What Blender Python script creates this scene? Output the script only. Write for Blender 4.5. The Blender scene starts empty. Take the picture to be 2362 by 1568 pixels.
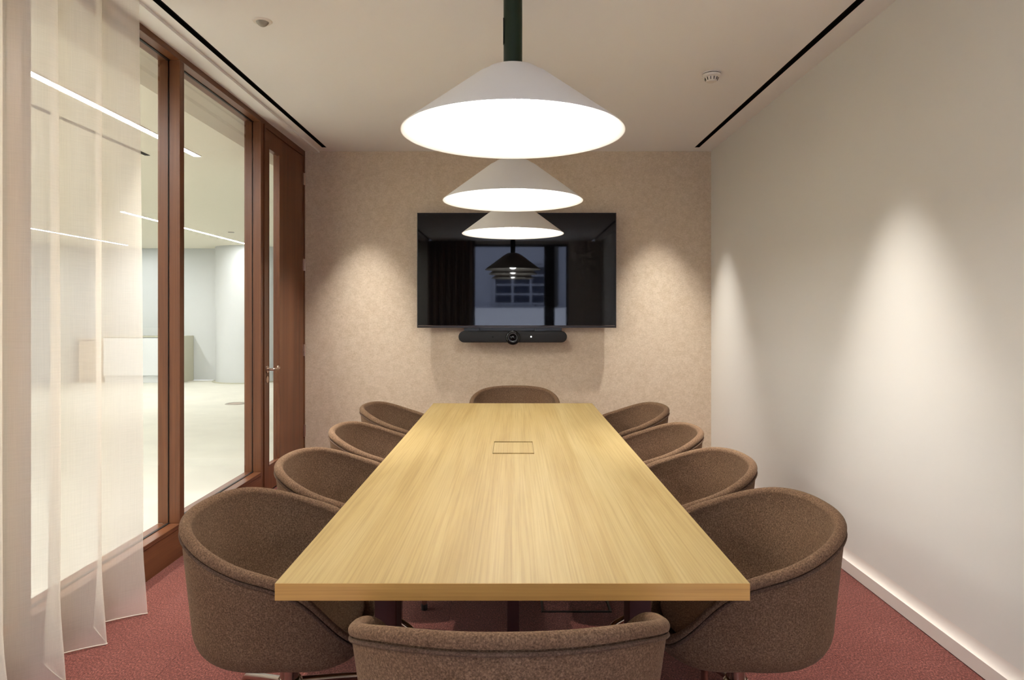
import bpy, math, random
from mathutils import Vector
random.seed(4)
S = bpy.context.scene
COL = S.collection
PI = math.pi

# ------------------------------------------------------------------ camera, world, lights, exposure
F_PX, W_PX, H_PX = 1575.0, 2362.0, 1568.0
CAM_H = 1.30
cam_d = bpy.data.cameras.new('camera')
cam = bpy.data.objects.new('camera', cam_d); COL.objects.link(cam)
cam.location = (0, 0, CAM_H); cam.rotation_euler = (PI/2, 0, 0)
cam_d.sensor_fit = 'HORIZONTAL'; cam_d.sensor_width = 36.0
cam_d.lens = 36.0*F_PX/W_PX
cam_d.shift_x = -(1183-W_PX/2)/W_PX
cam_d.shift_y = -(H_PX/2-722)/W_PX
cam_d.clip_start = 0.05
S.camera = cam
S.view_settings.view_transform = 'Standard'; S.view_settings.look = 'None'
S.view_settings.gamma = 1.0; S.view_settings.use_curve_mapping = False
S.view_settings.exposure = 1.15

cy = S.cycles
cy.max_bounces = 7; cy.diffuse_bounces = 4; cy.glossy_bounces = 3; cy.transmission_bounces = 4; cy.transparent_max_bounces = 14
cy.caustics_reflective = False; cy.caustics_refractive = False
cy.use_adaptive_sampling = True; cy.adaptive_threshold = 0.05; cy.adaptive_min_samples = 16

wd = bpy.data.worlds.new('world'); S.world = wd; wd.use_nodes = True
bgn = wd.node_tree.nodes['Background']
bgn.inputs[0].default_value = (0.70, 0.74, 0.84, 1); bgn.inputs[1].default_value = 4.5

# recessed ceiling downlights (trimless)
WARM = (1.0, 0.99, 0.965)
def spot(name, loc, watts, size=58, blend=1.0, col=WARM, radius=0.022, tilt=(0, 0)):
    d = bpy.data.lights.new(name, 'SPOT'); d.energy = watts; d.color = col
    d.spot_size = math.radians(size); d.spot_blend = blend; d.shadow_soft_size = radius
    o = bpy.data.objects.new(name, d); COL.objects.link(o); o.location = loc
    o.rotation_euler = (tilt[0], tilt[1], 0)
    return o
for x in (-1.235, 1.225):
    for y in (0.52, 2.97, 5.42):
        spot('downlight', (x, y, 2.672), 113 if y > 5 else 122)

# ------------------------------------------------------------------ node helpers
def mat_base(name):
    m = bpy.data.materials.new(name); m.use_nodes = True
    nt = m.node_tree; b = nt.nodes['Principled BSDF']
    return m, nt, b
def sl(c):
    f = lambda v: v/12.92 if v <= 0.04045 else ((v+0.055)/1.055)**2.4
    return tuple(f(v/255) for v in c) + (1,)
def simple(name, rgb, rough=0.6, metal=0.0, spec=0.5, bump=0.0, bscale=200, var=0.0, vscale=5):
    m, nt, b = mat_base(name)
    b.inputs['Base Color'].default_value = sl(rgb)
    b.inputs['Roughness'].default_value = rough; b.inputs['Metallic'].default_value = metal
    b.inputs['Specular IOR Level'].default_value = spec
    tc = nt.nodes.new('ShaderNodeTexCoord')
    if bump:
        n = nt.nodes.new('ShaderNodeTexNoise'); n.inputs['Scale'].default_value = bscale; n.inputs['Detail'].default_value = 3
        nt.links.new(tc.outputs['Object'], n.inputs['Vector'])
        bp = nt.nodes.new('ShaderNodeBump'); bp.inputs['Strength'].default_value = bump; bp.inputs['Distance'].default_value = 0.002
        nt.links.new(n.outputs['Fac'], bp.inputs['Height']); nt.links.new(bp.outputs['Normal'], b.inputs['Normal'])
    if var:
        n2 = nt.nodes.new('ShaderNodeTexNoise'); n2.inputs['Scale'].default_value = vscale; n2.inputs['Detail'].default_value = 4
        nt.links.new(tc.outputs['Object'], n2.inputs['Vector'])
        r = ramp(nt, n2.outputs['Fac'], [(0.3, tuple(v*(1-var) for v in rgb)), (0.7, tuple(min(255, v*(1+var)) for v in rgb))])
        nt.links.new(r.outputs['Color'], b.inputs['Base Color'])
    return m
def ramp(nt, src, stops):
    r = nt.nodes.new('ShaderNodeValToRGB')
    e = r.color_ramp.elements
    e[0].position = stops[0][0]; e[0].color = sl(stops[0][1])
    e[1].position = stops[-1][0]; e[1].color = sl(stops[-1][1])
    for p, c in stops[1:-1]:
        k = e.new(p); k.color = sl(c)
    nt.links.new(src, r.inputs['Fac'])
    return r
def mapping(nt, scale, src='Object', loc=(0, 0, 0), rot=(0, 0, 0)):
    tc = nt.nodes.new('ShaderNodeTexCoord'); mp = nt.nodes.new('ShaderNodeMapping')
    mp.inputs['Scale'].default_value = scale; mp.inputs['Location'].default_value = loc; mp.inputs['Rotation'].default_value = rot
    nt.links.new(tc.outputs[src], mp.inputs['Vector'])
    return mp
def noise(nt, vec, scale, detail=4, rough=0.55, dist=0.0):
    n = nt.nodes.new('ShaderNodeTexNoise'); n.inputs['Scale'].default_value = scale
    n.inputs['Detail'].default_value = detail; n.inputs['Roughness'].default_value = rough; n.inputs['Distortion'].default_value = dist
    nt.links.new(vec.outputs[0], n.inputs['Vector'])
    return n
def mixc(nt, a, b, fac, mode='MIX'):
    m = nt.nodes.new('ShaderNodeMix'); m.data_type = 'RGBA'; m.blend_type = mode
    if isinstance(fac, (int, float)): m.inputs[0].default_value = fac
    else: nt.links.new(fac, m.inputs[0])
    nt.links.new(a, m.inputs[6])
    if isinstance(b, tuple): m.inputs[7].default_value = b
    else: nt.links.new(b, m.inputs[7])
    return m.outputs[2]
def math_node(nt, op, a, b=None):
    m = nt.nodes.new('ShaderNodeMath'); m.operation = op
    for i, v in enumerate((a, b)):
        if v is None: continue
        if isinstance(v, (int, float)): m.inputs[i].default_value = v
        else: nt.links.new(v, m.inputs[i])
    return m.outputs[0]
def add_bump(nt, b, h, strength=0.3, dist=0.001):
    bp = nt.nodes.new('ShaderNodeBump'); bp.inputs['Strength'].default_value = strength; bp.inputs['Distance'].default_value = dist
    nt.links.new(h, bp.inputs['Height']); nt.links.new(bp.outputs['Normal'], b.inputs['Normal'])

def wood(name, dark, mid, light, axis='z', rough=0.4, grain=1.0, staves=0.0, spec=0.4):
    """axis: the grain's direction"""
    m, nt, b = mat_base(name)
    st = {'x': (0.7, 14, 14), 'y': (14, 0.7, 14), 'z': (14, 14, 0.7)}[axis]
    fi = {'x': (1.6, 190, 190), 'y': (190, 1.6, 190), 'z': (190, 190, 1.6)}[axis]
    mp = mapping(nt, tuple(v*0.8*grain for v in st)); mf = mapping(nt, tuple(v*grain for v in fi))
    n1 = noise(nt, mp, 1.0, 5, 0.6, 0.6)
    n2 = noise(nt, mf, 1.0, 3, 0.6)
    c = ramp(nt, n1.outputs['Fac'], [(0.28, dark), (0.5, mid), (0.72, light)]).outputs['Color']
    f = ramp(nt, n2.outputs['Fac'], [(0.32, (205, 194, 180)), (0.58, (255, 255, 255))]).outputs['Color']
    c = mixc(nt, c, f, 0.42, 'MULTIPLY')
    if staves:
        ms = mapping(nt, (1.0/staves, 0, 0) if axis == 'y' else (0, 1.0/staves, 0))
        v = nt.nodes.new('ShaderNodeTexWhiteNoise'); v.noise_dimensions = '1D'
        sep = nt.nodes.new('ShaderNodeSeparateXYZ'); nt.links.new(ms.outputs[0], sep.inputs[0])
        fl = math_node(nt, 'FLOOR', sep.outputs[0 if axis == 'y' else 1])
        nt.links.new(fl, v.inputs['W'])
        r = ramp(nt, v.outputs['Value'], [(0, (236, 226, 205)), (1, (255, 255, 252))]).outputs['Color']
        c = mixc(nt, c, r, 0.55, 'MULTIPLY')
    nt.links.new(c, b.inputs['Base Color'])
    b.inputs['Roughness'].default_value = rough; b.inputs['Specular IOR Level'].default_value = spec
    add_bump(nt, b, n2.outputs['Fac'], 0.12, 0.0006)
    return m

def felt(name, base, dark, light):
    m, nt, b = mat_base(name)
    mp = mapping(nt, (1, 1, 1))
    n1 = noise(nt, mp, 260, 3, 0.7); n2 = noise(nt, mp, 170, 4, 0.7); n3 = noise(nt, mp, 6, 3)
    c = ramp(nt, n1.outputs['Fac'], [(0.3, dark), (0.5, base), (0.7, light)]).outputs['Color']
    c2 = ramp(nt, n2.outputs['Fac'], [(0.3, (215, 210, 205)), (0.65, (255, 255, 255))]).outputs['Color']
    c = mixc(nt, c, c2, 0.8, 'MULTIPLY')
    c3 = ramp(nt, n3.outputs['Fac'], [(0.3, (238, 228, 222)), (0.7, (255, 255, 255))]).outputs['Color']
    c = mixc(nt, c, c3, 0.6, 'MULTIPLY')
    nt.links.new(c, b.inputs['Base Color'])
    b.inputs['Roughness'].default_value = 0.95; b.inputs['Specular IOR Level'].default_value = 0.1
    b.inputs['Sheen Weight'].default_value = 0.12; b.inputs['Sheen Roughness'].default_value = 0.5
    b.inputs['Sheen Tint'].default_value = sl((220, 190, 160))
    add_bump(nt, b, n2.outputs['Fac'], 0.5, 0.0012)
    return m

M = {}
M['ceiling'] = simple('ceiling_paint', (240, 237, 232), 0.9, spec=0.2, bump=0.05, bscale=60)
M['wall_white'] = simple('wall_paint', (224, 219, 209), 0.85, spec=0.2, bump=0.05, bscale=80)
M['base_white'] = simple('skirting_paint', (226, 215, 203), 0.5)
M['office_wall'] = simple('office_wall_paint', (208, 212, 213), 0.85, spec=0.2)
M['office_ceiling'] = simple('office_ceiling_paint', (236, 231, 216), 0.9, spec=0.2)
M['office_floor'] = simple('office_floor_covering', (217, 215, 203), 0.55, spec=0.4, var=0.02, vscale=3)
M['white_laminate'] = simple('white_laminate', (226, 230, 232), 0.35)
M['grey_laminate'] = simple('grey_green_laminate', (190, 188, 168), 0.5)
M['black'] = simple('black_slot_paint', (9, 9, 9), 0.7, spec=0.2)
M['black_gasket'] = simple('black_rubber', (12, 11, 10), 0.6)
M['plastic_white'] = simple('white_plastic', (226, 218, 206), 0.45)
M['plastic_lens'] = simple('grey_lens_plastic', (150, 143, 130), 0.4)
M['dark_green'] = simple('dark_green_lacquer', (17, 33, 10), 0.45, spec=0.3)
M['shade_out'] = simple('white_lacquer_shade', (222, 218, 210), 0.5)
M['shade_in'] = simple('white_shade_lining', (240, 238, 232), 0.7)
M['chrome'] = simple('polished_steel', (200, 190, 182), 0.16, metal=1.0)
M['steel'] = simple('brushed_steel', (196, 172, 156), 0.3, metal=1.0)
M['rubber'] = simple('dark_glide', (30, 28, 28), 0.6)
M['maroon'] = simple('maroon_lacquer', (58, 16, 13), 0.5)
M['tv_frame'] = simple('black_bezel', (10, 10, 11), 0.35)
M['tv_chin'] = simple('dark_grey_chin', (58, 52, 50), 0.35, metal=0.6)
M['bar_fabric'] = simple('charcoal_mesh_fabric', (34, 33, 33), 0.75, bump=0.3, bscale=900)
M['bar_plastic'] = simple('black_gloss_plastic', (14, 15, 14), 0.25)
M['table_wood'] = wood('light_oak', (175, 149, 96), (188, 164, 112), (198, 176, 126), 'y', 0.52, staves=0.125, spec=0.3)
M['edge_wood'] = wood('light_oak_edge', (186, 138, 72), (208, 160, 90), (218, 174, 104), 'x', 0.45)
M['wood_v'] = wood('red_brown_timber_upright', (88, 51, 29), (111, 67, 40), (127, 82, 50), 'z', 0.38)
M['wood_h'] = wood('red_brown_timber_rail', (88, 51, 29), (111, 67, 40), (127, 82, 50), 'y', 0.38)
M['felt'] = felt('brown_wool_felt', (120, 95, 74), (84, 64, 48), (152, 123, 97))
M['felt_dark'] = felt('brown_wool_piping', (100, 80, 66), (74, 58, 47), (126, 102, 86))
M['drawer_beige'] = simple('beige_cabinet', (196, 180, 156), 0.6)

def screen_mat():
    m, nt, b = mat_base('glossy_black_screen')
    b.inputs['Base Color'].default_value = (0.003, 0.003, 0.0035, 1)
    b.inputs['Roughness'].default_value = 0.03; b.inputs['IOR'].default_value = 1.43
    return m
M['screen'] = screen_mat()

def back_wall_mat():
    m, nt, b = mat_base('woven_wallcovering')
    mp = mapping(nt, (1, 1, 1))
    mv = mapping(nt, (420, 420, 60)); mh = mapping(nt, (60, 60, 420))
    nv = noise(nt, mv, 1, 2); nh = noise(nt, mh, 1, 2); nb = noise(nt, mp, 26, 4, 0.6)
    s = math_node(nt, 'ADD', nv.outputs['Fac'], nh.outputs['Fac'])
    s = math_node(nt, 'MULTIPLY', s, 0.5)
    c = ramp(nt, s, [(0.36, (202, 182, 156)), (0.62, (226, 208, 184))]).outputs['Color']
    c2 = ramp(nt, nb.outputs['Fac'], [(0.35, (240, 236, 230)), (0.62, (255, 255, 255))]).outputs['Color']
    c = mixc(nt, c, c2, 0.7, 'MULTIPLY')
    nt.links.new(c, b.inputs['Base Color']); b.inputs['Roughness'].default_value = 0.9; b.inputs['Specular IOR Level'].default_value = 0.15
    add_bump(nt, b, s, 0.35, 0.0012)
    return m
M['wall_fabric'] = back_wall_mat()

def carpet_mat():
    m, nt, b = mat_base('dusty_red_carpet')
    mp = mapping(nt, (1, 1, 1), src='Object')
    mr = mapping(nt, (260, 90, 260), rot=(0, 0, 0.0))
    n1 = noise(nt, mr, 1, 3, 0.7); n2 = noise(nt, mp, 140, 4, 0.75); n3 = noise(nt, mp, 5, 4)
    s = math_node(nt, 'ADD', n1.outputs['Fac'], n2.outputs['Fac']); s = math_node(nt, 'MULTIPLY', s, 0.5)
    c = ramp(nt, s, [(0.36, (62, 30, 26)), (0.5, (109, 59, 50)), (0.64, (168, 105, 90))]).outputs['Color']
    c3 = ramp(nt, n3.outputs['Fac'], [(0.3, (236, 226, 224)), (0.7, (255, 255, 255))]).outputs['Color']
    c = mixc(nt, c, c3, 0.8, 'MULTIPLY')
    nt.links.new(c, b.inputs['Base Color']); b.inputs['Roughness'].default_value = 1.0; b.inputs['Specular IOR Level'].default_value = 0.05
    b.inputs['Sheen Weight'].default_value = 0.15
    add_bump(nt, b, s, 0.8, 0.003)
    return m
M['carpet'] = carpet_mat()

def glass_mat(name, tint=(0.985, 0.99, 0.985)):
    m = bpy.data.materials.new(name); m.use_nodes = True; nt = m.node_tree
    nt.nodes.remove(nt.nodes['Principled BSDF'])
    t = nt.nodes.new('ShaderNodeBsdfTransparent'); t.inputs[0].default_value = tint + (1,)
    g = nt.nodes.new('ShaderNodeBsdfGlossy'); g.inputs['Roughness'].default_value = 0.0
    fr = nt.nodes.new('ShaderNodeFresnel'); fr.inputs['IOR'].default_value = 1.35
    mx = nt.nodes.new('ShaderNodeMixShader')
    ge = nt.nodes.new('ShaderNodeNewGeometry')           # reflect at the outer faces only: no trapped light inside the thin pane
    front = math_node(nt, 'SUBTRACT', 1.0, ge.outputs['Backfacing'])
    nt.links.new(math_node(nt, 'MULTIPLY', fr.outputs[0], front), mx.inputs[0]); nt.links.new(t.outputs[0], mx.inputs[1]); nt.links.new(g.outputs[0], mx.inputs[2])
    nt.links.new(mx.outputs[0], nt.nodes['Material Output'].inputs['Surface'])
    return m
M['glass'] = glass_mat('clear_glass')

def sheer_mat(name, col, open_lo, open_hi):
    m = bpy.data.materials.new(name); m.use_nodes = True; nt = m.node_tree
    nt.nodes.remove(nt.nodes['Principled BSDF'])
    mv = mapping(nt, (700, 700, 6)); mh = mapping(nt, (14, 14, 800))
    nv = noise(nt, mv, 1, 2); nh = noise(nt, mh, 1, 2)
    s = math_node(nt, 'ADD', nv.outputs['Fac'], nh.outputs['Fac']); s = math_node(nt, 'MULTIPLY', s, 0.5)
    mr = nt.nodes.new('ShaderNodeMapRange'); nt.links.new(s, mr.inputs[0])
    mr.inputs[1].default_value = 0.35; mr.inputs[2].default_value = 0.65; mr.inputs[3].default_value = open_lo; mr.inputs[4].default_value = open_hi
    t = nt.nodes.new('ShaderNodeBsdfTransparent')
    d = nt.nodes.new('ShaderNodeBsdfDiffuse'); d.inputs[0].default_value = sl(col)
    tl = nt.nodes.new('ShaderNodeBsdfTranslucent'); tl.inputs[0].default_value = sl(col)
    m1 = nt.nodes.new('ShaderNodeMixShader'); m1.inputs[0].default_value = 0.16
    nt.links.new(d.outputs[0], m1.inputs[1]); nt.links.new(tl.outputs[0], m1.inputs[2])
    m2 = nt.nodes.new('ShaderNodeMixShader')
    nt.links.new(mr.outputs[0], m2.inputs[0]); nt.links.new(m1.outputs[0], m2.inputs[1]); nt.links.new(t.outputs[0], m2.inputs[2])
    nt.links.new(m2.outputs[0], nt.nodes['Material Output'].inputs['Surface'])
    return m
M['sheer'] = sheer_mat('sheer_linen', (243, 234, 219), 0.37, 0.44)
M['sheer_hem'] = sheer_mat('sheer_linen_hem', (226, 214, 198), 0.05, 0.2)
M['drape'] = simple('brown_drape', (120, 96, 78), 0.9)

def emit(name, col, strength):
    m = bpy.data.materials.new(name); m.use_nodes = True; nt = m.node_tree
    nt.nodes.remove(nt.nodes['Principled BSDF'])
    e = nt.nodes.new('ShaderNodeEmission'); e.inputs[0].default_value = col + (1,); e.inputs[1].default_value = strength
    nt.links.new(e.outputs[0], nt.nodes['Material Output'].inputs['Surface'])
    return m
M['led'] = emit('office_led', (1.0, 1.0, 0.985), 50)
M['bulb'] = emit('pendant_led', (1.0, 0.99, 0.97), 50)
M['status'] = emit('status_led', (1, 1, 1), 4)

# ------------------------------------------------------------------ mesh helpers
def link(o, parent=None):
    COL.objects.link(o)
    if parent is not None: o.parent = parent
    return o
def wpos(o):
    p = Vector(o.location)
    while o.parent is not None:
        o = o.parent; p += Vector(o.location)
    return p
def obj(name, vf, mat, parent=None, smooth=False, local=False, origin=None):
    """vf = (verts, faces). World coordinates unless local; the origin goes to the mesh's base."""
    vs, fs = vf
    if local: org = Vector((0, 0, 0))
    elif origin is not None: org = Vector(origin)
    else:
        xs = [v[0] for v in vs]; ys = [v[1] for v in vs]; zs = [v[2] for v in vs]
        org = Vector(((min(xs)+max(xs))/2, (min(ys)+max(ys))/2, min(zs)))
    me = bpy.data.meshes.new(name)
    me.from_pydata([tuple(Vector(v)-org) for v in vs], [], fs); me.update()
    me.materials.append(mat)
    if smooth:
        me.polygons.foreach_set('use_smooth', [True]*len(me.polygons))
        try: me.set_sharp_from_angle(angle=math.radians(smooth if smooth is not True else 40))
        except Exception: pass
    o = bpy.data.objects.new(name, me); link(o, parent)
    o.location = org if (parent is None or local) else org - wpos(parent)
    return o
def empty(name, loc, rz=0, parent=None):
    o = bpy.data.objects.new(name, None); link(o, parent)
    o.location = loc if parent is None else Vector(loc)-wpos(parent); o.rotation_euler = (0, 0, rz); o.empty_display_size = 0.1
    return o
def tag(o, label=None, cat=None, group=None, kind=None):
    if label: o['label'] = label
    if cat: o['category'] = cat
    if group: o['group'] = group
    if kind: o['kind'] = kind
    return o
def join(*parts):
    vs, fs = [], []
    for v, f in parts:
        k = len(vs); vs += list(v); fs += [tuple(i+k for i in q) for q in f]
    return vs, fs
def box(x0, x1, y0, y1, z0, z1, bev=0.0):
    if bev <= 0:
        v = [(x0,y0,z0),(x1,y0,z0),(x1,y1,z0),(x0,y1,z0),(x0,y0,z1),(x1,y0,z1),(x1,y1,z1),(x0,y1,z1)]
        f = [(0,3,2,1),(4,5,6,7),(0,1,5,4),(1,2,6,5),(2,3,7,6),(3,0,4,7)]
        return v, f
    import bmesh
    bm = bmesh.new(); v, f = box(x0, x1, y0, y1, z0, z1)
    bv = [bm.verts.new(p) for p in v]
    for q in f: bm.faces.new([bv[i] for i in q])
    bmesh.ops.bevel(bm, geom=bm.edges[:], offset=bev, segments=2, affect='EDGES', profile=0.5)
    bm.verts.ensure_lookup_table()
    out = ([tuple(p.co) for p in bm.verts], [tuple(p.index for p in q.verts) for q in bm.faces]); bm.free()
    return out
def tube(path, r, n=12, caps=True, closed=False, ry=None):
    pts = [Vector(p) for p in path]; m = len(pts); vs, fs = [], []
    up = None
    for i, p in enumerate(pts):
        if closed: t = (pts[(i+1) % m]-pts[i-1]).normalized()
        else: t = ((pts[min(i+1, m-1)]-pts[max(i-1, 0)])).normalized()
        if up is None:
            up = Vector((0, 0, 1)) if abs(t.z) < 0.9 else Vector((1, 0, 0))
        a = t.cross(up).normalized(); u2 = a.cross(t).normalized(); up = u2
        rr = r[i] if isinstance(r, (list, tuple)) else r
        for k in range(n):
            an = 2*PI*k/n
            vs.append(tuple(p + a*math.cos(an)*rr + u2*math.sin(an)*(ry if ry else rr)))
    for i in range(m if closed else m-1):
        j = (i+1) % m
        for k in range(n):
            k2 = (k+1) % n
            fs.append((i*n+k, i*n+k2, j*n+k2, j*n+k))
    if caps and not closed:
        fs.append(tuple(range(n-1, -1, -1))); fs.append(tuple((m-1)*n+k for k in range(n)))
    return vs, fs
def lathe(prof, c=(0, 0, 0), n=48, axis='z'):
    vs, fs = [], []
    for r, z in prof:
        for k in range(n):
            a = 2*PI*k/n
            p = (r*math.cos(a), r*math.sin(a), z)
            if axis == 'y': p = (r*math.cos(a), z, r*math.sin(a))
            if axis == 'x': p = (z, r*math.cos(a), r*math.sin(a))
            vs.append((c[0]+p[0], c[1]+p[1], c[2]+p[2]))
    m = len(prof)
    for i in range(m-1):
        for k in range(n):
            k2 = (k+1) % n
            fs.append((i*n+k, i*n+k2, (i+1)*n+k2, (i+1)*n+k))
    return vs, fs
def cyl(c, r, h, n=32, axis='z'):
    v, f = lathe([(r, 0), (r, h)], c, n, axis)
    f = f + [tuple(range(n-1, -1, -1)), tuple(n+k for k in range(n))]
    return v, f
def prism_y(poly, y0, y1):
    """polygon of (x,z) pulled along y"""
    n = len(poly)
    vs = [(x, y0, z) for x, z in poly] + [(x, y1, z) for x, z in poly]
    fs = [(i, (i+1) % n, n+(i+1) % n, n+i) for i in range(n)] + [tuple(range(n-1, -1, -1)), tuple(range(n, 2*n))]
    return vs, fs
def struct(name, vf, mat, label=None, smooth=False):
    return tag(obj(name, vf, mat, smooth=smooth), label, kind='structure')

# ------------------------------------------------------------------ the room
XL, XR, YB, ZC = -1.774, 1.693, 5.83, 2.681      # left glazing face, right wall, back wall, ceiling
XO = -1.892                                      # office side of the partition
YR = -1.60                                       # rear wall behind the camera
SL0, SL1 = -1.590, -1.553                        # left ceiling slot
SR0, SR1 = 1.515, 1.553                          # right ceiling slot
YS = 5.69                                        # slots end here

# floor: screed with carpet tiles
floor = struct('floor', box(XL-0.06, XR+0.1, YR, YB+0.1, -0.06, -0.0065), M['rubber'], 'meeting room floor covered in dusty red carpet tiles')
TS = 0.5
ty0 = 2.56 - TS*9
for j in range(16):
    for i in range(7):
        x0, x1 = XL+0.0005+i*TS, min(XL-0.0005+(i+1)*TS, XR-0.0005)
        y0, y1 = ty0+j*TS+0.0004, min(ty0+(j+1)*TS-0.0004, YB-0.0005)
        if y1 <= YR+0.02 or y0 >= YB-0.01: continue
        y0 = max(y0, YR+0.001)
        t = obj('carpet_tile', box(x0, x1, y0, y1, -0.0065, 0.0), M['carpet'], floor, origin=(0, 0, 0))

# ceiling with the two slots left open
CT = 0.06
struct('ceiling', join(
    box(XL, SL0, YR, YS, ZC, ZC+CT), box(SL1, SR0, YR, YS, ZC, ZC+CT), box(SR1, XR+0.1, YR, YS, ZC, ZC+CT),
    box(XL, XR+0.1, YS, YB+0.1, ZC, ZC+CT), box(XL, XR+0.1, YR, YB+0.1, ZC+CT+0.04, ZC+CT+0.06)), M['ceiling'], 'plain warm white meeting room ceiling')
def slot(x0, x1, label):
    t = empty('slot_diffuser', ((x0+x1)/2, (YR+YS)/2, ZC)); tag(t, label, 'air slot', 'black ceiling slots')
    obj('channel', join(box(x0, x0+0.002, YR+0.1, YS, ZC-0.0005, ZC+CT), box(x1-0.002, x1, YR+0.1, YS, ZC-0.0005, ZC+CT),
                        box(x0, x1, YR+0.1, YS, ZC+0.03, ZC+0.034), box(x0, x1, YS-0.003, YS, ZC-0.0005, ZC+CT)), M['black'], t)
    obj('blade', box((x0+x1)/2-0.002, (x0+x1)/2+0.002, YR+0.1, YS, ZC+0.010, ZC+0.03), M['black'], t)
slot(SL0, SL1, 'long black ceiling slot on the glazed partition side')
slot(SR0, SR1, 'long black ceiling slot beside the plain white wall')

struct('wall_back', box(XO, XR+0.1, YB, YB+0.12, 0, ZC), M['wall_fabric'], 'beige woven fabric wall behind the television')
struct('wall_right', box(XR, XR+0.12, YR, YB, 0, ZC), M['wall_white'], 'plain off white wall washed by downlights')
# skirting with a coved top that catches the downlights
cv = [(XR, 0.004), (XR-0.022, 0.004), (XR-0.022, 0.062)]
for k in range(9):
    a = PI/2*k/8
    cv.append((XR-0.022+0.022*math.sin(a), 0.062+0.046*(1-math.cos(a))))
struct('baseboard_right', prism_y(cv, YR, YB), M['base_white'], 'white skirting with a bright coved top edge', smooth=35)
struct('baseboard_back', box(XL, XR-0.022, YB-0.014, YB, 0.004, 0.062), M['base_white'], 'low white skirting under the beige wall')

# rear wall behind the camera, with the street window the screen reflects
RW0, RW1, RZ0, RZ1 = -0.78, 1.06, 0.12, 2.62
struct('wall_rear', join(box(XO, RW0, YR-0.15, YR, 0, ZC), box(RW1, XR+0.1, YR-0.15, YR, 0, ZC),
                         box(RW0, RW1, YR-0.15, YR, 0, RZ0), box(RW0, RW1, YR-0.15, YR, RZ1, ZC)), M['wall_white'])
rw = empty('window_5', (0.14, YR-0.08, RZ0)); tag(rw, 'street window behind the camera, mirrored in the screen', kind='structure')
for x0, x1 in ((RW0, RW0+0.05), (0.60, 0.80), (RW1-0.04, RW1)):
    obj('stile', box(x0, x1, YR-0.11, YR-0.03, RZ0, RZ1), M['tv_frame'], rw)
for z0, z1 in ((RZ0, RZ0+0.05), (RZ1-0.05, RZ1)):
    obj('rail', box(RW0+0.05, RW1-0.04, YR-0.11, YR-0.03, z0, z1), M['tv_frame'], rw)
obj('pane', box(RW0+0.05, 0.60, YR-0.075, YR-0.069, RZ0+0.05, RZ1-0.05), M['glass'], rw)
obj('pane', box(0.80, RW1-0.04, YR-0.075, YR-0.069, RZ0+0.05, RZ1-0.05), M['glass'], rw)

# ------------------------------------------------------------------ glazed timber partition on the left
ZS, ZH = 0.18, 2.648      # sill top, underside of head rail
GX = -1.834               # glass plane
mull = [(1.296, 1.344), (2.467, 2.515), (3.638, 3.686), (4.809, 4.890)]
n = 0
for a, b in mull:
    n += 1
    o = tag(empty('trim_%d' % n, ((XL+XO)/2, (a+b)/2, 0.0)), ['timber upright nearest the camera, hidden by curtain', 'timber upright behind the gathered curtain', 'red brown timber upright between the two clear panes', 'red brown timber upright beside the door'][n-1], kind='structure')
    obj('mullion', box(XO, XL, a, b, 0.0 if n == 4 else ZS, ZH, 0.0015), M['wood_v'], o)
    obj('shadow_gap', box(GX-0.003, GX+0.003, a-0.0025, a, ZS, ZH), M['black_gasket'], o)
    if n == 4:
        obj('stop_bead', box(XL, XL+0.006, b-0.030, b-0.006, 0.0, ZH), M['wood_v'], o)
bays = [(YR, 1.296), (1.344, 2.467), (2.515, 3.638), (3.686, 4.809)]
struct('trim_5', box(XO, XL, YR, YB, ZH, ZC, 0.0), M['wood_h'], 'red brown timber head rail under the ceiling')
for k, (a, b) in enumerate(bays):
    w = empty('window_%d' % (k+1), (GX, (a+b)/2, ZS))
    tag(w, ['internal window bay beside the camera', 'internal window bay behind the gathered curtain', 'internal window bay half covered by the sheer curtain',
            'clear internal window bay beside the door'][k], kind='structure')
    obj('pane', box(GX-0.005, GX+0.005, a, b-0.0025, ZS, ZH), M['glass'], w)
    sl_ = obj('sill', box(XO, XL+0.004, a, b, ZS-0.022, ZS, 0.0015), M['wood_h'], w)
    obj('gasket', box(GX-0.007, GX+0.007, a, b, ZS, ZS+0.003), M['black_gasket'], w)
    obj('head_gasket', box(GX-0.007, GX+0.007, a, b, ZH-0.004, ZH), M['black_gasket'], w)
struct('baseboard_left', box(XO, XL, YR, 4.809, 0.0, ZS-0.026), M['wood_h'], 'red brown timber plinth below the internal windows')
struct('trim_6', box(XO+0.01, XL-0.006, YR, 4.809, ZS-0.026, ZS-0.022), M['black_gasket'])  # black strip draws the shadow line under the sill lip

# door
dy0, dy1, dz1 = 4.893, 5.808, 2.628
door = empty('door_1', (XL-0.03, (dy0+dy1)/2, 0.0)); tag(door, 'red brown timber door with narrow vision panel', kind='structure')
vy0, vy1, vz0, vz1 = 4.972, 5.205, 0.185, 2.505
DX0, DX1 = XL-0.052, XL-0.004
obj('leaf', join(box(DX0, DX1, dy0, vy0, 0.006, dz1), box(DX0, DX1, vy1, dy1, 0.006, dz1),
                 box(DX0, DX1, vy0, vy1, 0.006, vz0), box(DX0, DX1, vy0, vy1, vz1, dz1)), M['wood_v'], door)
obj('vision_pane', box(XL-0.030, XL-0.024, vy0, vy1, vz0, vz1), M['glass'], door)
for a, b in ((vy0, vy0+0.008), (vy1-0.008, vy1)):
    obj('glazing_bead', box(XL-0.022, XL-0.002, a, b, vz0, vz1), M['wood_v'], door)
for a, b in ((vz0, vz0+0.008), (vz1-0.008, vz1)):
    obj('glazing_bead', box(XL-0.022, XL-0.002, vy0+0.008, vy1-0.008, a, b), M['wood_h'], door)
hz = 0.893
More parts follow.
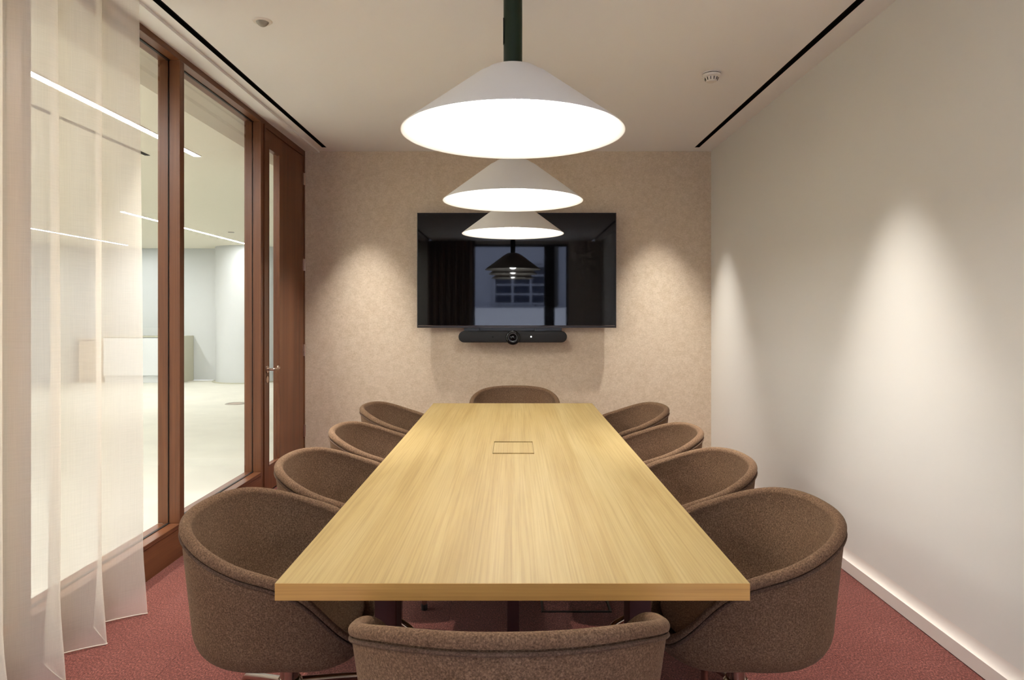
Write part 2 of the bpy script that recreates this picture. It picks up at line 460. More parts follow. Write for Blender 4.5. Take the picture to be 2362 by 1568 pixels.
hd = obj('handle', tube([(XL-0.004, 4.930, hz), (XL+0.040, 4.930, hz), (XL+0.047, 4.934, hz), (XL+0.050, 4.942, hz), (XL+0.050, 5.01, hz),
                         (XL+0.050, 5.030, hz+0.001), (XL+0.042, 5.052, hz+0.006), (XL+0.030, 5.075, hz+0.010)], 0.0095, 14), M['steel'], door, smooth=True)
obj('rose', cyl((XL-0.004, 4.930, hz), 0.026, 0.009, 24, 'x'), M['steel'], hd, smooth=True)
obj('keyhole_rose', cyl((XL-0.004, 4.930, hz-0.072), 0.024, 0.007, 24, 'x'), M['steel'], door, smooth=True)
for z in (2.44, 1.71, 0.985, 0.30):
    h_ = obj('hinge', cyl((XL+0.004, dy1+0.002, z-0.05), 0.007, 0.10, 12), M['steel'], door, smooth=True)
    obj('hinge_leaf', box(XL-0.004, XL-0.001, dy1-0.022, dy1-0.002, z-0.05, z+0.05), M['steel'], h_)
struct('trim_7', join(box(XO, XL, dy1+0.004, YB, 0, ZH), box(XO, XL, 4.890, dy1+0.004, dz1+0.004, ZH)), M['wood_v'], 'timber frame around the door')

# curtain track
trk = empty('curtain_track', (-1.669, 2.2, ZC-0.016)); tag(trk, 'white curtain track fixed along the ceiling edge', 'curtain track')
obj('rail', box(-1.690, -1.648, YR+0.05, YB-0.006, ZC-0.016, ZC), M['ceiling'], trk)
obj('side_shadow_strip', box(-1.6915, -1.690, YR+0.05, YB-0.006, ZC-0.012, ZC), M['black_gasket'], trk)  # black strip stands in for the shadow beside the rail

# ------------------------------------------------------------------ the bright office beyond
OX, OY, OZ = -9.6, 13.25, 2.555
struct('floor.001', box(OX, XO, -2.0, OY, -0.06, -0.001), M['office_floor'], 'pale cream floor of the office beyond')
struct('ceiling.001', prism_y([(OX, OZ), (XO-0.15, OZ), (XO, ZH+0.004), (XO, ZH+0.06), (OX, OZ+0.14)], -2.0, OY), M['office_ceiling'], 'pale ceiling of the office beyond')
struct('wall_far', box(OX, XO+0.1, OY, OY+0.1, 0, OZ+0.1), M['office_wall'], 'white far wall of the office beyond')
struct('wall_side', box(OX-0.1, OX, -2.0, OY, 0, OZ+0.1), M['office_wall'])
struct('wall_near', box(OX, XO, -2.1, -2.0, 0, OZ+0.1), M['office_wall'])
struct('wall_corridor', box(XO, XO+0.06, YB+0.12, OY, 0, OZ+0.1), M['office_wall'])
struct('wall_return', box(OX, -8.25, 12.3, OY, 0, OZ), M['office_wall'], 'pale wall return seen through the sheer curtain')
struct('wall_column', lathe([(0.60, 0.0), (0.60, OZ)], (-5.10, 13.20, 0), 64), M['office_wall'], 'broad round white column in the office beyond', smooth=True)
struct('trim_8', lathe([(0.60, 0.012), (0.66, 0.012), (0.66, 0.0), (0.60, 0.0)], (-5.10, 13.20, 0), 64), M['grey_laminate'])

def strip(x, y0, y1, label):
    t = empty('linear_light', (x, (y0+y1)/2, OZ-0.004)); tag(t, label, 'light', 'office linear lights')
    obj('diffuser', box(x-0.026, x+0.026, y0, y1, OZ-0.004, OZ-0.0005), M['led'], t)
    obj('frame', join(box(x-0.032, x-0.026, y0, y1, OZ-0.005, OZ), box(x+0.026, x+0.032, y0, y1, OZ-0.005, OZ)), M['plastic_white'], t)
strip(-2.52, -1.5, 5.46, 'white linear ceiling light nearest the glass partition')
strip(-4.83, 8.45, 12.43, 'white linear ceiling light seen through the clear window bay')
strip(-7.12, 9.0, 12.60, 'farthest white linear ceiling light, mostly behind the sheer curtain')
strip(-4.83, -1.5, 5.2, 'added linear ceiling light out of view in the middle of the office')  # extra strip out of view, added to brighten the office
strip(-7.12, -1.5, 6.0, 'added linear ceiling light out of view along the far side of the office')  # another unseen strip, added for more office light
t = empty('slot_diffuser', (-2.905, 4.4, OZ-0.003)); tag(t, 'short black ceiling slot in the office beyond the glass', 'air slot')
obj('channel', box(-2.925, -2.885, 3.6, 5.43, OZ-0.003, OZ), M['black'], t)
obj('blade', box(-2.907, -2.903, 3.6, 5.43, OZ-0.0045, OZ-0.003), M['black_gasket'], t)
t = empty('ceiling_vent', (-4.36, 10.57, OZ-0.02)); tag(t, 'small round vent in the far office ceiling', 'vent')
obj('flange', lathe([(0.0, -0.003), (0.06, -0.004), (0.075, 0.0)], (-4.36, 10.57, OZ), 28), M['plastic_white'], t, smooth=True)
obj('disc', cyl((-4.36, 10.57, OZ-0.010), 0.045, 0.007, 24), M['plastic_lens'], t, smooth=True)

# low white cabinet
cb = empty('office_cabinet', (-6.9, 12.98, 0)); tag(cb, 'low white cabinet with flush doors and olive end panel', 'cabinet')
cx0, cx1, cy0, cy1 = -7.62, -6.19, 12.70, 13.24
obj('carcass', box(cx0, cx1-0.03, cy0+0.02, cy1, 0.13, 0.845), M['white_laminate'], cb)
obj('worktop', box(cx0, cx1, cy0-0.01, cy1, 0.850, 0.866), M['grey_laminate'], cb)
obj('end_panel', box(cx1-0.03, cx1, cy0, cy1, 0.0, 0.850), M['grey_laminate'], cb)
obj('plinth', box(cx0, cx1-0.03, cy0+0.05, cy0+0.07, 0.0, 0.13), M['white_laminate'], cb)
for q in range(2):
    x2 = cx0+0.70*q
    obj('door', box(x2+0.003, x2+0.697, cy0, cy0+0.018, 0.142, 0.838), M['white_laminate'], cb)
# beige cabinet with louvred front
lc = empty('louvred_cabinet', (-7.93, 12.98, 0)); tag(lc, 'beige louvred cabinet behind the sheer curtain', 'cabinet')
obj('carcass', box(-8.15, -7.70, 12.82, 13.22, 0.0, 0.80), M['drawer_beige'], lc)
obj('top', box(-8.17, -7.68, 12.78, 13.22, 0.80, 0.82), M['drawer_beige'], lc)
for q in range(7):
    obj('slat', box(-8.13, -7.72, 12.795, 12.82, 0.05+q*0.106, 0.05+q*0.106+0.094), M['drawer_beige'], lc)
# glimpse through the door pane: a low cabinet against the wall
lw = empty('side_cabinet', (-3.7, 13.0, 0)); tag(lw, 'low white cabinet glimpsed through the door vision panel', 'cabinet')
obj('body', box(-4.40, -3.4, 12.8, 13.23, 0.10, 0.60), M['white_laminate'], lw)
obj('top', box(-4.42, -3.38, 12.77, 13.23, 0.605, 0.63), M['grey_laminate'], lw)
obj('plinth', box(-4.35, -3.45, 12.85, 13.2, 0.0, 0.10), M['plastic_lens'], lw)
# floor box in the office
fb = empty('floor_outlet', (-3.98, 9.8, 0)); tag(fb, 'round grey floor outlet in the pale office floor', 'floor outlet')
obj('ring', lathe([(0.10, 0.0), (0.10, 0.006), (0.135, 0.006), (0.145, -0.001)], (-3.98, 9.8, 0), 32), M['plastic_lens'], fb, smooth=30)
obj('lid', cyl((-3.98, 9.8, -0.001), 0.098, 0.005, 32), M['steel'], fb)

# ------------------------------------------------------------------ the street behind the rear window
fac = empty('street_building', (0.3, -8.6, -3.0)); tag(fac, 'pale building across the street, mirrored in the screen', 'building')
M['facade'] = simple('pale_render', (150, 156, 176), 0.85)
M['facade_glass'] = simple('dark_window_glass', (40, 48, 70), 0.15)
obj('wall', box(-6, 7, -9.0, -8.5, -3.0, 6.5), M['facade'], fac)
for i, cxw in enumerate((-3.2, 0.25, 3.7)):
    wv = obj('window', box(cxw-0.80, cxw+0.80, -8.5, -8.47, 1.55, 2.72), M['facade_glass'], fac)
    for q in range(5):
        obj('glazing_bar', box(cxw-0.80, cxw+0.80, -8.47, -8.44, 1.55+q*0.275, 1.60+q*0.275), M['facade'], wv)
    for q in range(4):
        obj('glazing_bar', box(cxw-0.82+q*0.53, cxw-0.76+q*0.53, -8.47, -8.43, 1.55, 2.72), M['facade'], wv)
M['facade_pale'] = simple('white_render', (214, 218, 232), 0.85)
obj('parapet', box(-6, 7, -8.5, -8.2, 0.55, 1.45), M['facade_pale'], fac)
obj('drainpipe', tube([(1.25, -8.35, -3), (1.25, -8.35, 6.4)], 0.07, 12), M['tv_frame'], fac, smooth=True)

# ------------------------------------------------------------------ curtains
def curtain(name, path, z0, z1, nz, amp0, amp1, label, matk, hemk=None, seed=0):
    """path: list of (x, y, nx, ny, phase): centre line, its normal, fold phase"""
    rnd = random.Random(seed)
    zs = [z0 + (z1-z0)*(i/nz)**1.0 for i in range(nz+1)]
    hem = 0.09
    def P(p, z):
        u = (z-z0)/(z1-z0)
        x, yy, nx, ny, ph, w, tx, ty = p
        am = amp0*(1-u)+amp1*u
        am *= 1+0.35*max(0, 1-u/0.10)
        o = am*w*math.sin(ph) + 0.010*math.sin(ph*0.5+3.0*u+1) * (1-u)
        s = 0.012*math.sin(2*ph+2.2*u)*(1-u*0.5)
        sag = 0.006*(math.sin(ph*1.0+0.6)) if u < 0.02 else 0
        return (x+nx*o+tx*s, yy+ny*o+ty*s, z+sag)
    def grid(zl):
        vs = [P(p, z) for z in zl for p in path]; n_ = len(path)
        fs = [(r*n_+c, r*n_+c+1, (r+1)*n_+c+1, (r+1)*n_+c) for r in range(len(zl)-1) for c in range(n_-1)]
        return vs, fs
    root = empty(name, (path[len(path)//2][0], path[len(path)//2][1], 0)); tag(root, label, 'curtain')
    obj('cloth', grid(zs), M[matk], root, smooth=180)
    if hemk:
        vs = [P(p, z0) for p in path]
        obj('hem', tube([(a, b, c+0.001) for a, b, c in vs], 0.0022, 6), M[hemk], root, smooth=180)
        obj('heading_tape', grid([z1-0.004, z1+0.008]), M['sheer_hem'], root, smooth=180)
    return root
def straight_path(p0, p1, steps, ph_fn, w_fn=lambda u: 1.0):
    d = (Vector(p1)-Vector(p0)); L = d.length; d.normalize(); nx, ny = -d.y, d.x
    out = []
    for i in range(steps+1):
        u = i/steps; q = Vector(p0)+d*L*u
        out.append((q.x, q.y, nx, ny, ph_fn(u*L), w_fn(u*L), d.x, d.y))
    return out
# sheer along the partition; fold crests towards the room at y = 2.955, 2.675, 2.41 ...
L0 = 2.955
def phase(s):           # s: distance from the leading edge towards the camera
    return -PI/2 + 0.0 + 2*PI*s/0.275
pth = straight_path((-1.666, L0), (-1.666, 0.35), 520, lambda s: phase(s), lambda s: -1.0 + 0.18*math.sin(s*5.1+0.4))
curtain('sheer_curtain', pth, 0.006, ZC-0.026, 46, 0.066, 0.050, 'sheer off white linen curtain hanging before the glazed partition', 'sheer', 'sheer_hem', 1)
pth2 = straight_path((-1.62, YR+0.12), (-0.72, YR+0.12), 240, lambda s: 2*PI*s/0.13)
curtain('drape', pth2, 0.01, ZC-0.01, 8, 0.045, 0.04, 'brown drape beside the street window, mirrored in the screen', 'drape', None, 2)

# ------------------------------------------------------------------ table
TZ, TT = 0.730, 0.036
TX0, TX1, TY0, TY1 = -0.502, 0.500, 1.441, 4.320
tb = empty('meeting_table', (0, 2.88, 0)); tag(tb, 'long light oak meeting table with maroon legs', 'table')
HX0, HX1, HY0, HY1 = -0.083, 0.087, 2.765, 3.035
zt0 = TZ-TT
EB = 0.0016
def top_prism():
    # top panel with a rectangular cut-out for the hatch
    import bmesh
    parts = []
    for (a, b, c, d) in ((TX0, HX0, TY0, TY1), (HX1, TX1, TY0, TY1), (HX0, HX1, TY0, HY0), (HX0, HX1, HY1, TY1)):
        parts.append(box(a, b, c, d, zt0, TZ))
    return join(*parts)
obj('tabletop', top_prism(), M['table_wood'], tb)
obj('front_edge', box(TX0, TX1, TY0-0.0015, TY0, zt0, TZ-0.0004), M['edge_wood'], tb)
obj('back_edge', box(TX0, TX1, TY1, TY1+0.0015, zt0, TZ-0.0004), M['edge_wood'], tb)
obj('hatch_lid', box(HX0+0.0012, HX1-0.0012, HY0+0.024, HY1-0.020, TZ-0.014, TZ-0.0005), M['table_wood'], tb)
obj('hatch_tray', join(box(HX0, HX1, HY0, HY1, zt0-0.05, TZ-0.034)), M['maroon'], tb)
obj('lid_support', box(HX0+0.02, HX1-0.02, HY0+0.03, HY1-0.03, TZ-0.034, TZ-0.014), M['maroon'], tb)
for x in (-0.307, 0.307):
    for yy in (1.685, 4.06):
        obj('leg', box(x-0.0265, x+0.0265, yy-0.04, yy+0.04, 0.0, zt0, 0.002), M['maroon'], tb)
for yy in (2.68, 3.20):
    obj('centre_leg', box(-0.022, 0.024, yy-0.05, yy+0.05, 0.0, zt0-0.05, 0.002), M['maroon'], tb)
obj('beam', box(-0.022, 0.024, 1.70, 4.06, zt0-0.055, zt0-0.05+0.0), M['maroon'], tb)
for yy in (1.685, 4.06):
    obj('cross_rail', box(-0.2805, 0.2805, yy-0.02, yy+0.02, zt0-0.03, zt0), M['maroon'], tb)
# floor box under the table
fx0, fx1, fy0, fy1 = 0.125, 0.430, 2.965, 3.27
f2 = empty('floor_box', ((fx0+fx1)/2, (fy0+fy1)/2, 0)); tag(f2, 'square carpet-lidded floor box with metal trim under the table', 'floor box')
obj('lid', box(fx0+0.012, fx1-0.012, fy0+0.012, fy1-0.012, 0.0, 0.003), M['carpet'], f2)
obj('trim', join(box(fx0, fx0+0.010, fy0, fy1, 0.0, 0.005), box(fx1-0.010, fx1, fy0, fy1, 0.0, 0.005),
                 box(fx0+0.01, fx1-0.01, fy0, fy0+0.010, 0.0, 0.005), box(fx0+0.01, fx1-0.01, fy1-0.010, fy1, 0.0, 0.005)), M['tv_chin'], f2)

# ------------------------------------------------------------------ tub chairs
CA, CB0, CB1 = 0.312, -0.290, 0.225
ZBOT = 0.412
RIMZ = [(-0.290, .773), (-0.265, .769), (-0.23, .761), (-0.18, .743), (-0.10, .713), (-0.03, .690), (0.03, .672), (0.065, .655), (0.10, .622), (0.14, .560), (0.172, .505), (0.20, .466), (0.225, .450)]
def rim_z(yv):
    for (a, za), (b, zb) in zip(RIMZ, RIMZ[1:]):
        if yv <= b:
            t = max(0, (yv-a)/(b-a)); return za+(zb-za)*t
    return RIMZ[-1][1]
NA = 88
EXP = 2.22
def plan(a):
    yc, B = (CB0+CB1)/2, (CB1-CB0)/2
    s, c = math.sin(a), math.cos(a)
    x = CA*math.copysign(abs(s)**(2/EXP), s); yv = yc - B*math.copysign(abs(c)**(2/EXP), c)
    return x, yv
PLN = [plan(2*PI*(i+0.5)/NA) for i in range(NA)]
# smooth rim heights around the loop
RZ = [rim_z(p[1]) for p in PLN]
for _ in range(3):
    RZ = [(RZ[i-1]+2*RZ[i]+RZ[(i+1) % NA])/4 for i in range(NA)]
YC = (CB0+CB1)/2
def ring(fn):
    out = []
    for i in range(NA):
        px, py = PLN[i]; r = math.hypot(px, py-YC); ux, uy = px/r, (py-YC)/r
        f, ins, z = fn(i)
        rr = r*f-ins
        out.append((ux*rr, YC+uy*rr, z))
    return out
def loft(rings, cap0=None, cap1=None):
    vs = [p for r in rings for p in r]; fs = []
    for j in range(len(rings)-1):
        for i in range(NA):
            i2 = (i+1) % NA
            fs.append((j*NA+i, j*NA+i2, (j+1)*NA+i2, (j+1)*NA+i))
    if cap0:
        vs.append(cap0); c = len(vs)-1
        fs += [((i+1) % NA, i, c) for i in range(NA)]
    if cap1:
        vs.append(cap1); c = len(vs)-1; k = (len(rings)-1)*NA
        fs += [(k+i, k+(i+1) % NA, c) for i in range(NA)]
    return vs, fs
def wall_f(i, z):
    """plan factor of the outer shell at height z"""
    H = RZ[i]-ZBOT; rise = min(0.088, 0.6*H)
    z1 = ZBOT+rise
    w = min(1, max(0, (PLN[i][1]-0.02)/0.17)); w = w*w*(3-2*w)      # the underside runs flat to the front lip
    fa = 0.905+0.075*w; fb = 0.68+0.22*w
    if z >= z1:
        t = (z-z1)/max(RZ[i]-z1, 1e-4)
        return fa+(1-fa)*t
    t = max(0, (z-ZBOT)/rise)
    return fb+(fa-fb)*math.sqrt(max(0, 1-(1-t)**2))
def seam_z(i): return RZ[i]-min(0.023, 0.34*(RZ[i]-ZBOT))
def chair_meshes():
    out = [ring(lambda i: (0.30, 0, ZBOT))]
    for t in (0.0, 0.02, 0.06, 0.13, 0.22, 0.34, 0.48, 0.64, 0.82, 1.0):
        def fn(i, t=t):
            H = RZ[i]-ZBOT; rise = min(0.088, 0.6*H); z = ZBOT+rise*t
            return wall_f(i, z), 0, z
        out.append(ring(fn))
    for t in (0.2, 0.4, 0.6, 0.8, 0.94, 1.0):
        def fn(i, t=t):
            H = RZ[i]-ZBOT; rise = min(0.088, 0.6*H); z1 = ZBOT+rise
            z = z1+(seam_z(i)-z1)*t
            return wall_f(i, z), 0.0 if t < 1 else 0.006, z
        out.append(ring(fn))
    shell = loft(out, cap0=(0, YC, ZBOT))
    T = 0.029
    lin = []
    lin.append(ring(lambda i: (wall_f(i, seam_z(i)), 0.007, seam_z(i)-0.001)))
    lin.append(ring(lambda i: (wall_f(i, seam_z(i)), -0.001, seam_z(i)+0.004)))
    for ang in range(-30, 211, 20):
        a = math.radians(ang)
        def fn(i, a=a):
            rt = T/2+0.001; zc = RZ[i]-rt*0.9
            return wall_f(i, RZ[i]), T/2-math.cos(a)*rt-0.0015, zc+math.sin(a)*rt*0.95
        lin.append(ring(fn))
    ZSEAT = 0.452
    for t in (0.25, 0.45, 0.62, 0.76, 0.87, 0.95, 1.0):
        def fn(i, t=t):
            zt = RZ[i]-T; zb = min(ZSEAT-0.004, zt-0.003); z = zt+(zb-zt)*t
            return wall_f(i, max(z, ZBOT+0.03)), T-0.003+0.05*max(0, (t-0.7)/0.3)**2, z
        lin.append(ring(fn))
    lin.append(ring(lambda i: (0.55, 0, ZSEAT-0.006)))
    liner = loft(lin, cap1=(0, YC, ZSEAT-0.006))
    pipe = [Vector(p) for p in ring(lambda i: (wall_f(i, seam_z(i)), -0.0012, seam_z(i)-0.007))]
    piping = tube(pipe, 0.0042, 8, closed=True)
    cu = [ring(lambda i: (0.30, 0, ZSEAT-0.004))]
    for f, dz in ((0.70, -0.004), (0.775, 0.000), (0.785, 0.006), (0.77, 0.011), (0.70, 0.015), (0.55, 0.018), (0.30, 0.020)):
        cu.append(ring(lambda i, f=f, dz=dz: (f, 0.0, ZSEAT+dz-(0.006 if PLN[i][1] > 0.12 else 0))))
    cushion = loft(cu, cap0=(0, YC, ZSEAT-0.004), cap1=(0, YC, ZSEAT+0.020))
    return shell, liner, piping, cushion
CH = chair_meshes()
def make_chair():
    t = empty('tub_chair', (0, 0, 0))
    obj('shell', CH[0], M['felt'], t, smooth=60, local=True)
    obj('lining', CH[1], M['felt'], t, smooth=60, local=True)
    obj('piping', CH[2], M['felt_dark'], t, smooth=True, local=True)
    obj('seat_cushion', CH[3], M['felt'], t, smooth=60, local=True)
    obj('mounting_plate', box(-0.09, 0.09, -0.10, 0.08, 0.398, 0.417, 0.003), M['tv_frame'], t, local=True)
    cl = obj('column', lathe([(0.0, 0.12), (0.026, 0.12), (0.026, 0.20), (0.026, 0.350), (0.031, 0.352), (0.031, 0.400), (0.0, 0.400)], (0, YC, 0), 28), M['chrome'], t, smooth=35, local=True)
    obj('hub', lathe([(0.0, 0.205), (0.030, 0.210), (0.035, 0.225), (0.035, 0.275), (0.030, 0.282), (0.0, 0.282)], (0, YC, 0), 28), M['chrome'], t, smooth=35, local=True)
    for k in range(4):
        a = math.radians(60)+PI/2*k
        dx, dy = math.cos(a), math.sin(a)
        pts = [(0.030, 0.262), (0.16, 0.222), (0.262, 0.188), (0.276, 0.181), (0.285, 0.168), (0.289, 0.152), (0.290, 0.02)]
        lg = obj('leg', tube([(dx*r, YC+dy*r, z) for r, z in pts], 0.0115, 12), M['chrome'], t, smooth=True, local=True)
        obj('glide', cyl((dx*0.29, YC+dy*0.29, 0.0), 0.0135, 0.024, 14), M['rubber'], lg, smooth=True, local=True)
    return t
def copy_tree(o, parent=None):
    c = o.copy(); COL.objects.link(c); c.parent = parent
    for ch in o.children: copy_tree(ch, c)
    return c
proto = make_chair()
RX = 0.592
spots_c = [
    # x, y, facing angle (0 faces +y), label
    (-RX,        1.910, -PI/2, 'brown wool tub chair on the curtain side, nearest the camera'),
    (-RX+0.025,  2.540, -PI/2-0.02, 'brown wool tub chair on the glazed side, second from the camera'),
    (-RX+0.035,  3.205, -PI/2+0.02, 'brown wool tub chair on the glazed side, third from the camera, level with the door'),
    (-RX+0.010,  3.955, -PI/2-0.03, 'brown wool tub chair on the glazed side, farthest from the camera'),
    (RX,         1.910,  PI/2, 'brown wool tub chair on the white wall side, nearest the camera'),
    (RX-0.005,   2.540,  PI/2+0.02, 'brown wool tub chair on the white wall side, second from the camera'),
    (RX-0.012,   3.180,  PI/2-0.02, 'brown wool tub chair on the white wall side, third from the camera'),
    (RX,         3.920,  PI/2+0.05, 'brown wool tub chair on the white wall side, farthest from the camera'),
    (0.012,      4.700,  PI, 'brown wool tub chair at the table end below the television'),
    (-0.008,     1.402,  0.03, 'brown wool tub chair at the near table end, seen from behind'),
]
for i, (x, yv, rz, lab) in enumerate(spots_c):
    o = proto if i == 0 else copy_tree(proto)
    o.location = (x, yv, 0); o.rotation_euler = (0, 0, rz)
    tag(o, lab, 'chair', 'tub chairs around the meeting table')
    dl = (-0.26, 0.05, -0.3, 0.4, 0.55, 0.85, 0.3, 0.6, 0.2, -0.25)[i]       # each star base is turned a little differently
    for ch in o.children:
        if ch.name.split('.')[0] == 'leg':
            ch.rotation_euler = (0, 0, dl)
            ch.location = (YC*math.sin(dl), YC*(1-math.cos(dl)), 0)

# ------------------------------------------------------------------ television and camera bar
TVX0, TVX1, TVZ0, TVZ1, TVY = -0.802, 0.866, 1.177, 2.140, 5.722
tv = empty('television', ((TVX0+TVX1)/2, TVY+0.03, TVZ0)); tag(tv, 'large black wall-mounted television switched off', 'television')
obj('screen', box(TVX0+0.007, TVX1-0.007, TVY-0.001, TVY+0.006, TVZ0+0.020, TVZ1-0.007), M['screen'], tv)
obj('bezel', join(box(TVX0, TVX0+0.007, TVY-0.002, TVY+0.03, TVZ0, TVZ1), box(TVX1-0.007, TVX1, TVY-0.002, TVY+0.03, TVZ0, TVZ1),
                  box(TVX0+0.007, TVX1-0.007, TVY-0.002, TVY+0.03, TVZ1-0.007, TVZ1)), M['tv_frame'], tv)
obj('chin', box(TVX0+0.007, TVX1-0.007, TVY-0.002, TVY+0.03, TVZ0, TVZ0+0.018), M['tv_chin'], tv)
obj('housing', box(TVX0+0.007, TVX1-0.007, TVY+0.006, TVY+0.03, TVZ0+0.02, TVZ1-0.007), M['tv_frame'], tv)
obj('rear_box', box(TVX0+0.25, TVX1-0.25, TVY+0.03, TVY+0.055, TVZ0+0.06, TVZ1-0.20), M['tv_frame'], tv)
obj('wall_bracket', join(box(-0.30, 0.36, YB-0.012, YB-0.001, 1.50, 1.80), box(-0.20, -0.16, TVY+0.055, YB-0.012, 1.45, 1.85), box(0.22, 0.26, TVY+0.055, YB-0.012, 1.45, 1.85)), M['tv_frame'], tv)
bx0, bx1, bz0, bz1 = -0.448, 0.446, 1.058, 1.152
bar = empty('video_bar', (0, 5.68, bz0)); tag(bar, 'charcoal video conference bar mounted under the television', 'video bar')
def capsule(x0, x1, z0, z1, y0, y1, n_=14):
    r = (z1-z0)/2; zc = (z0+z1)/2; poly = []
    for k in range(n_+1):
        a = -PI/2+PI*k/n_; poly.append((x1-r+r*math.cos(a), zc+r*math.sin(a)))
    for k in range(n_+1):
        a = PI/2+PI*k/n_; poly.append((x0+r+r*math.cos(a), zc+r*math.sin(a)))
    def inset(d): return [(xc_(x, d), zc+(z-zc)*(1-d/r)) for x, z in poly]
    def xc_(x, d):
        if x > x1-r: return x1-r+(x-(x1-r))*(1-d/r)
        if x < x0+r: return x0+r+(x-(x0+r))*(1-d/r)
        return x
    vs, fs = [], []
    layers = [(0.014, y0), (0.005, y0+0.004), (0.0, y0+0.014), (0.0, y1)]
    m = len(poly)
    for d, yy in layers: vs += [(x, yy, z) for x, z in inset(d)]
    for j in range(len(layers)-1):
        fs += [(j*m+i, j*m+(i+1) % m, (j+1)*m+(i+1) % m, (j+1)*m+i) for i in range(m)]
    fs.append(tuple(range(m-1, -1, -1))); fs.append(tuple((len(layers)-1)*m+i for i in range(m)))
    return vs, fs
BY0, BY1 = 5.610, 5.740
obj('body', capsule(bx0, bx1, bz0, bz1, BY0, BY1), M['bar_fabric'], bar, smooth=35)
cz = 1.098
le = obj('camera_housing', lathe([(0.0, 0.055), (0.058, 0.05), (0.060, 0.0), (0.056, -0.012), (0.044, -0.016), (0.040, -0.010), (0.030, -0.006), (0.0, -0.006)], (0.0, BY0, cz), 40, 'y'), M['bar_plastic'], bar, smooth=35)
obj('lens_ring', lathe([(0.040, -0.012), (0.040, -0.018), (0.034, -0.018), (0.034, -0.008)], (0.0, BY0, cz), 40, 'y'), M['tv_chin'], le, smooth=35)
obj('lens', lathe([(0.026, -0.007), (0.022, -0.014), (0.012, -0.018), (0.0, -0.019)], (0.0, BY0, cz), 32, 'y'), M['screen'], le, smooth=True)
obj('status_light', cyl((0.150, BY0-0.0012, 1.106), 0.0055, 0.002, 14, 'y'), M['status'], bar)
obj('microphone_hole', cyl((-0.165, BY0-0.0008, 1.104), 0.006, 0.001, 14, 'y'), M['black'], bar)
for a, b in ((-0.40, -0.28), (0.18, 0.275)):
    obj('mounting_arm', box(a, b, BY0+0.03, BY1-0.02, 1.150, 1.176), M['tv_frame'], bar)
obj('back_plate', box(-0.41, 0.41, TVY+0.012, TVY+0.02, 1.10, 1.176), M['tv_frame'], bar)

# ------------------------------------------------------------------ pendant lamps
def pendant(y, rim_zv, label):
    t = empty('pendant_lamp', (0.0, y, rim_zv)); tag(t, label, 'pendant lamp', 'white cone pendants over the table')
    R, H = 0.302, 0.182
    out = [(R, 0.0), (R-0.001, 0.0025)]
    r_t = 0.096
    # straight flank then a rounded shoulder into the flat crown
    out += [(R-(R-r_t)*k/6*0.98-0.001, 0.0025+(H-0.030)*k/6) for k in range(1, 7)]
    out += [(0.084, H-0.0195), (0.070, H-0.010), (0.053, H-0.004), (0.036, H-0.001), (0.0, H)]
    obj('shade', lathe(out, (0.0, y, rim_zv), 96), M['shade_out'], t, smooth=30)
    inn = [(R, 0.0), (R-0.003, 0.0005)] + [(r-0.0035, z-0.003) for r, z in out[2:9]] + [(0.080, H-0.026), (0.0, H-0.024)]
    obj('lining', lathe(inn, (0.0, y, rim_zv), 96), M['shade_in'], t, smooth=30)
    obj('light_diffuser', lathe([(0.022, 0.150), (0.022, 0.112)] + [(0.055*math.sin(PI*k/14) if k < 14 else 0.0, 0.061+0.055*math.cos(PI*k/14)) for k in range(2, 15)], (0.0, y, rim_zv), 48), M['bulb'], t, smooth=True)
    stem = obj('stem', lathe([(0.0255, H-0.002), (0.0255, ZC-rim_zv-0.012)], (0.0, y, rim_zv), 28), M['dark_green'], t, smooth=True)
    obj('cable_slot', box(-0.0262, -0.0240, y-0.012, y-0.002, rim_zv+0.24, rim_zv+0.31), M['black'], stem)
    obj('ceiling_cap', lathe([(0.0255, -0.014), (0.05, -0.012), (0.05, 0.0)], (0.0, y, ZC), 32), M['dark_green'], t, smooth=35)
pendant(1.855, 1.787, 'white cone pendant lamp nearest the camera, with green stem')
pendant(2.950, 1.783, 'white cone pendant lamp in the middle of the row')
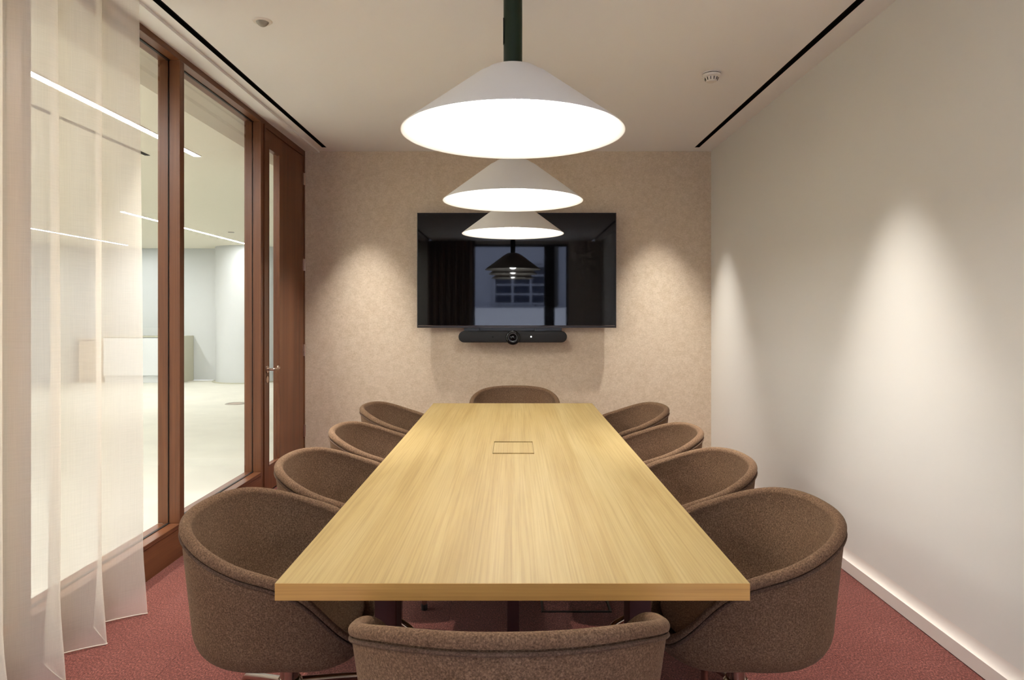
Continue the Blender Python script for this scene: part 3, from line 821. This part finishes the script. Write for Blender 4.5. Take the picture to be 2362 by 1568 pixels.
pendant(4.050, 1.770, 'white cone pendant lamp in front of the television')

# ------------------------------------------------------------------ ceiling sensors
t = empty('motion_sensor', (-1.185, 3.23, ZC-0.03)); tag(t, 'small domed motion sensor on the ceiling', 'sensor')
obj('flange', lathe([(0.030, -0.006), (0.042, -0.005), (0.046, 0.0)], (-1.185, 3.23, ZC), 32), M['plastic_white'], t, smooth=True)
obj('lens_dome', lathe([(0.0, -0.026), (0.010, -0.025), (0.019, -0.019), (0.027, -0.009), (0.029, -0.005)], (-1.185, 3.23, ZC), 32), M['plastic_lens'], t, smooth=True)
sx, sy = 1.143, 3.93
t = empty('smoke_detector', (sx, sy, ZC-0.05)); tag(t, 'round white smoke detector on the ceiling', 'smoke detector')
obj('base', lathe([(0.0, -0.010), (0.046, -0.010), (0.047, 0.0)], (sx, sy, ZC), 36), M['black'], t, smooth=35)
obj('base_ring', lathe([(0.044, -0.006), (0.052, -0.006), (0.052, 0.0)], (sx, sy, ZC), 36), M['plastic_white'], t, smooth=35)
obj('housing', lathe([(0.0, -0.052), (0.026, -0.051), (0.031, -0.046), (0.038, -0.028), (0.050, -0.022), (0.052, -0.010), (0.044, -0.009)], (sx, sy, ZC), 48), M['plastic_white'], t, smooth=35)
for k in range(12):
    a = 2*PI*k/12+0.13; r = 0.0365
    cxx, cyy = sx+r*math.cos(a), sy+r*math.sin(a)
    tx, tyy = -math.sin(a)*0.0016, math.cos(a)*0.0016; ox, oy = math.cos(a)*0.0015, math.sin(a)*0.0015
    r0, r1 = 0.0335, 0.0392
    vs = []
    for rr, zz in ((r0+0.0012, -0.044), (r1+0.0008, -0.029)):
        for sgn in (-1, 1):
            for dr in (0.0, -0.003):
                vs.append((sx+(rr+dr)*math.cos(a)+sgn*tx, sy+(rr+dr)*math.sin(a)+sgn*tyy, ZC+zz))
    obj('vent_slit', (vs, [(0, 2, 6, 4), (1, 5, 7, 3), (0, 4, 5, 1), (2, 3, 7, 6), (0, 1, 3, 2), (4, 6, 7, 5)]), M['black'], t)
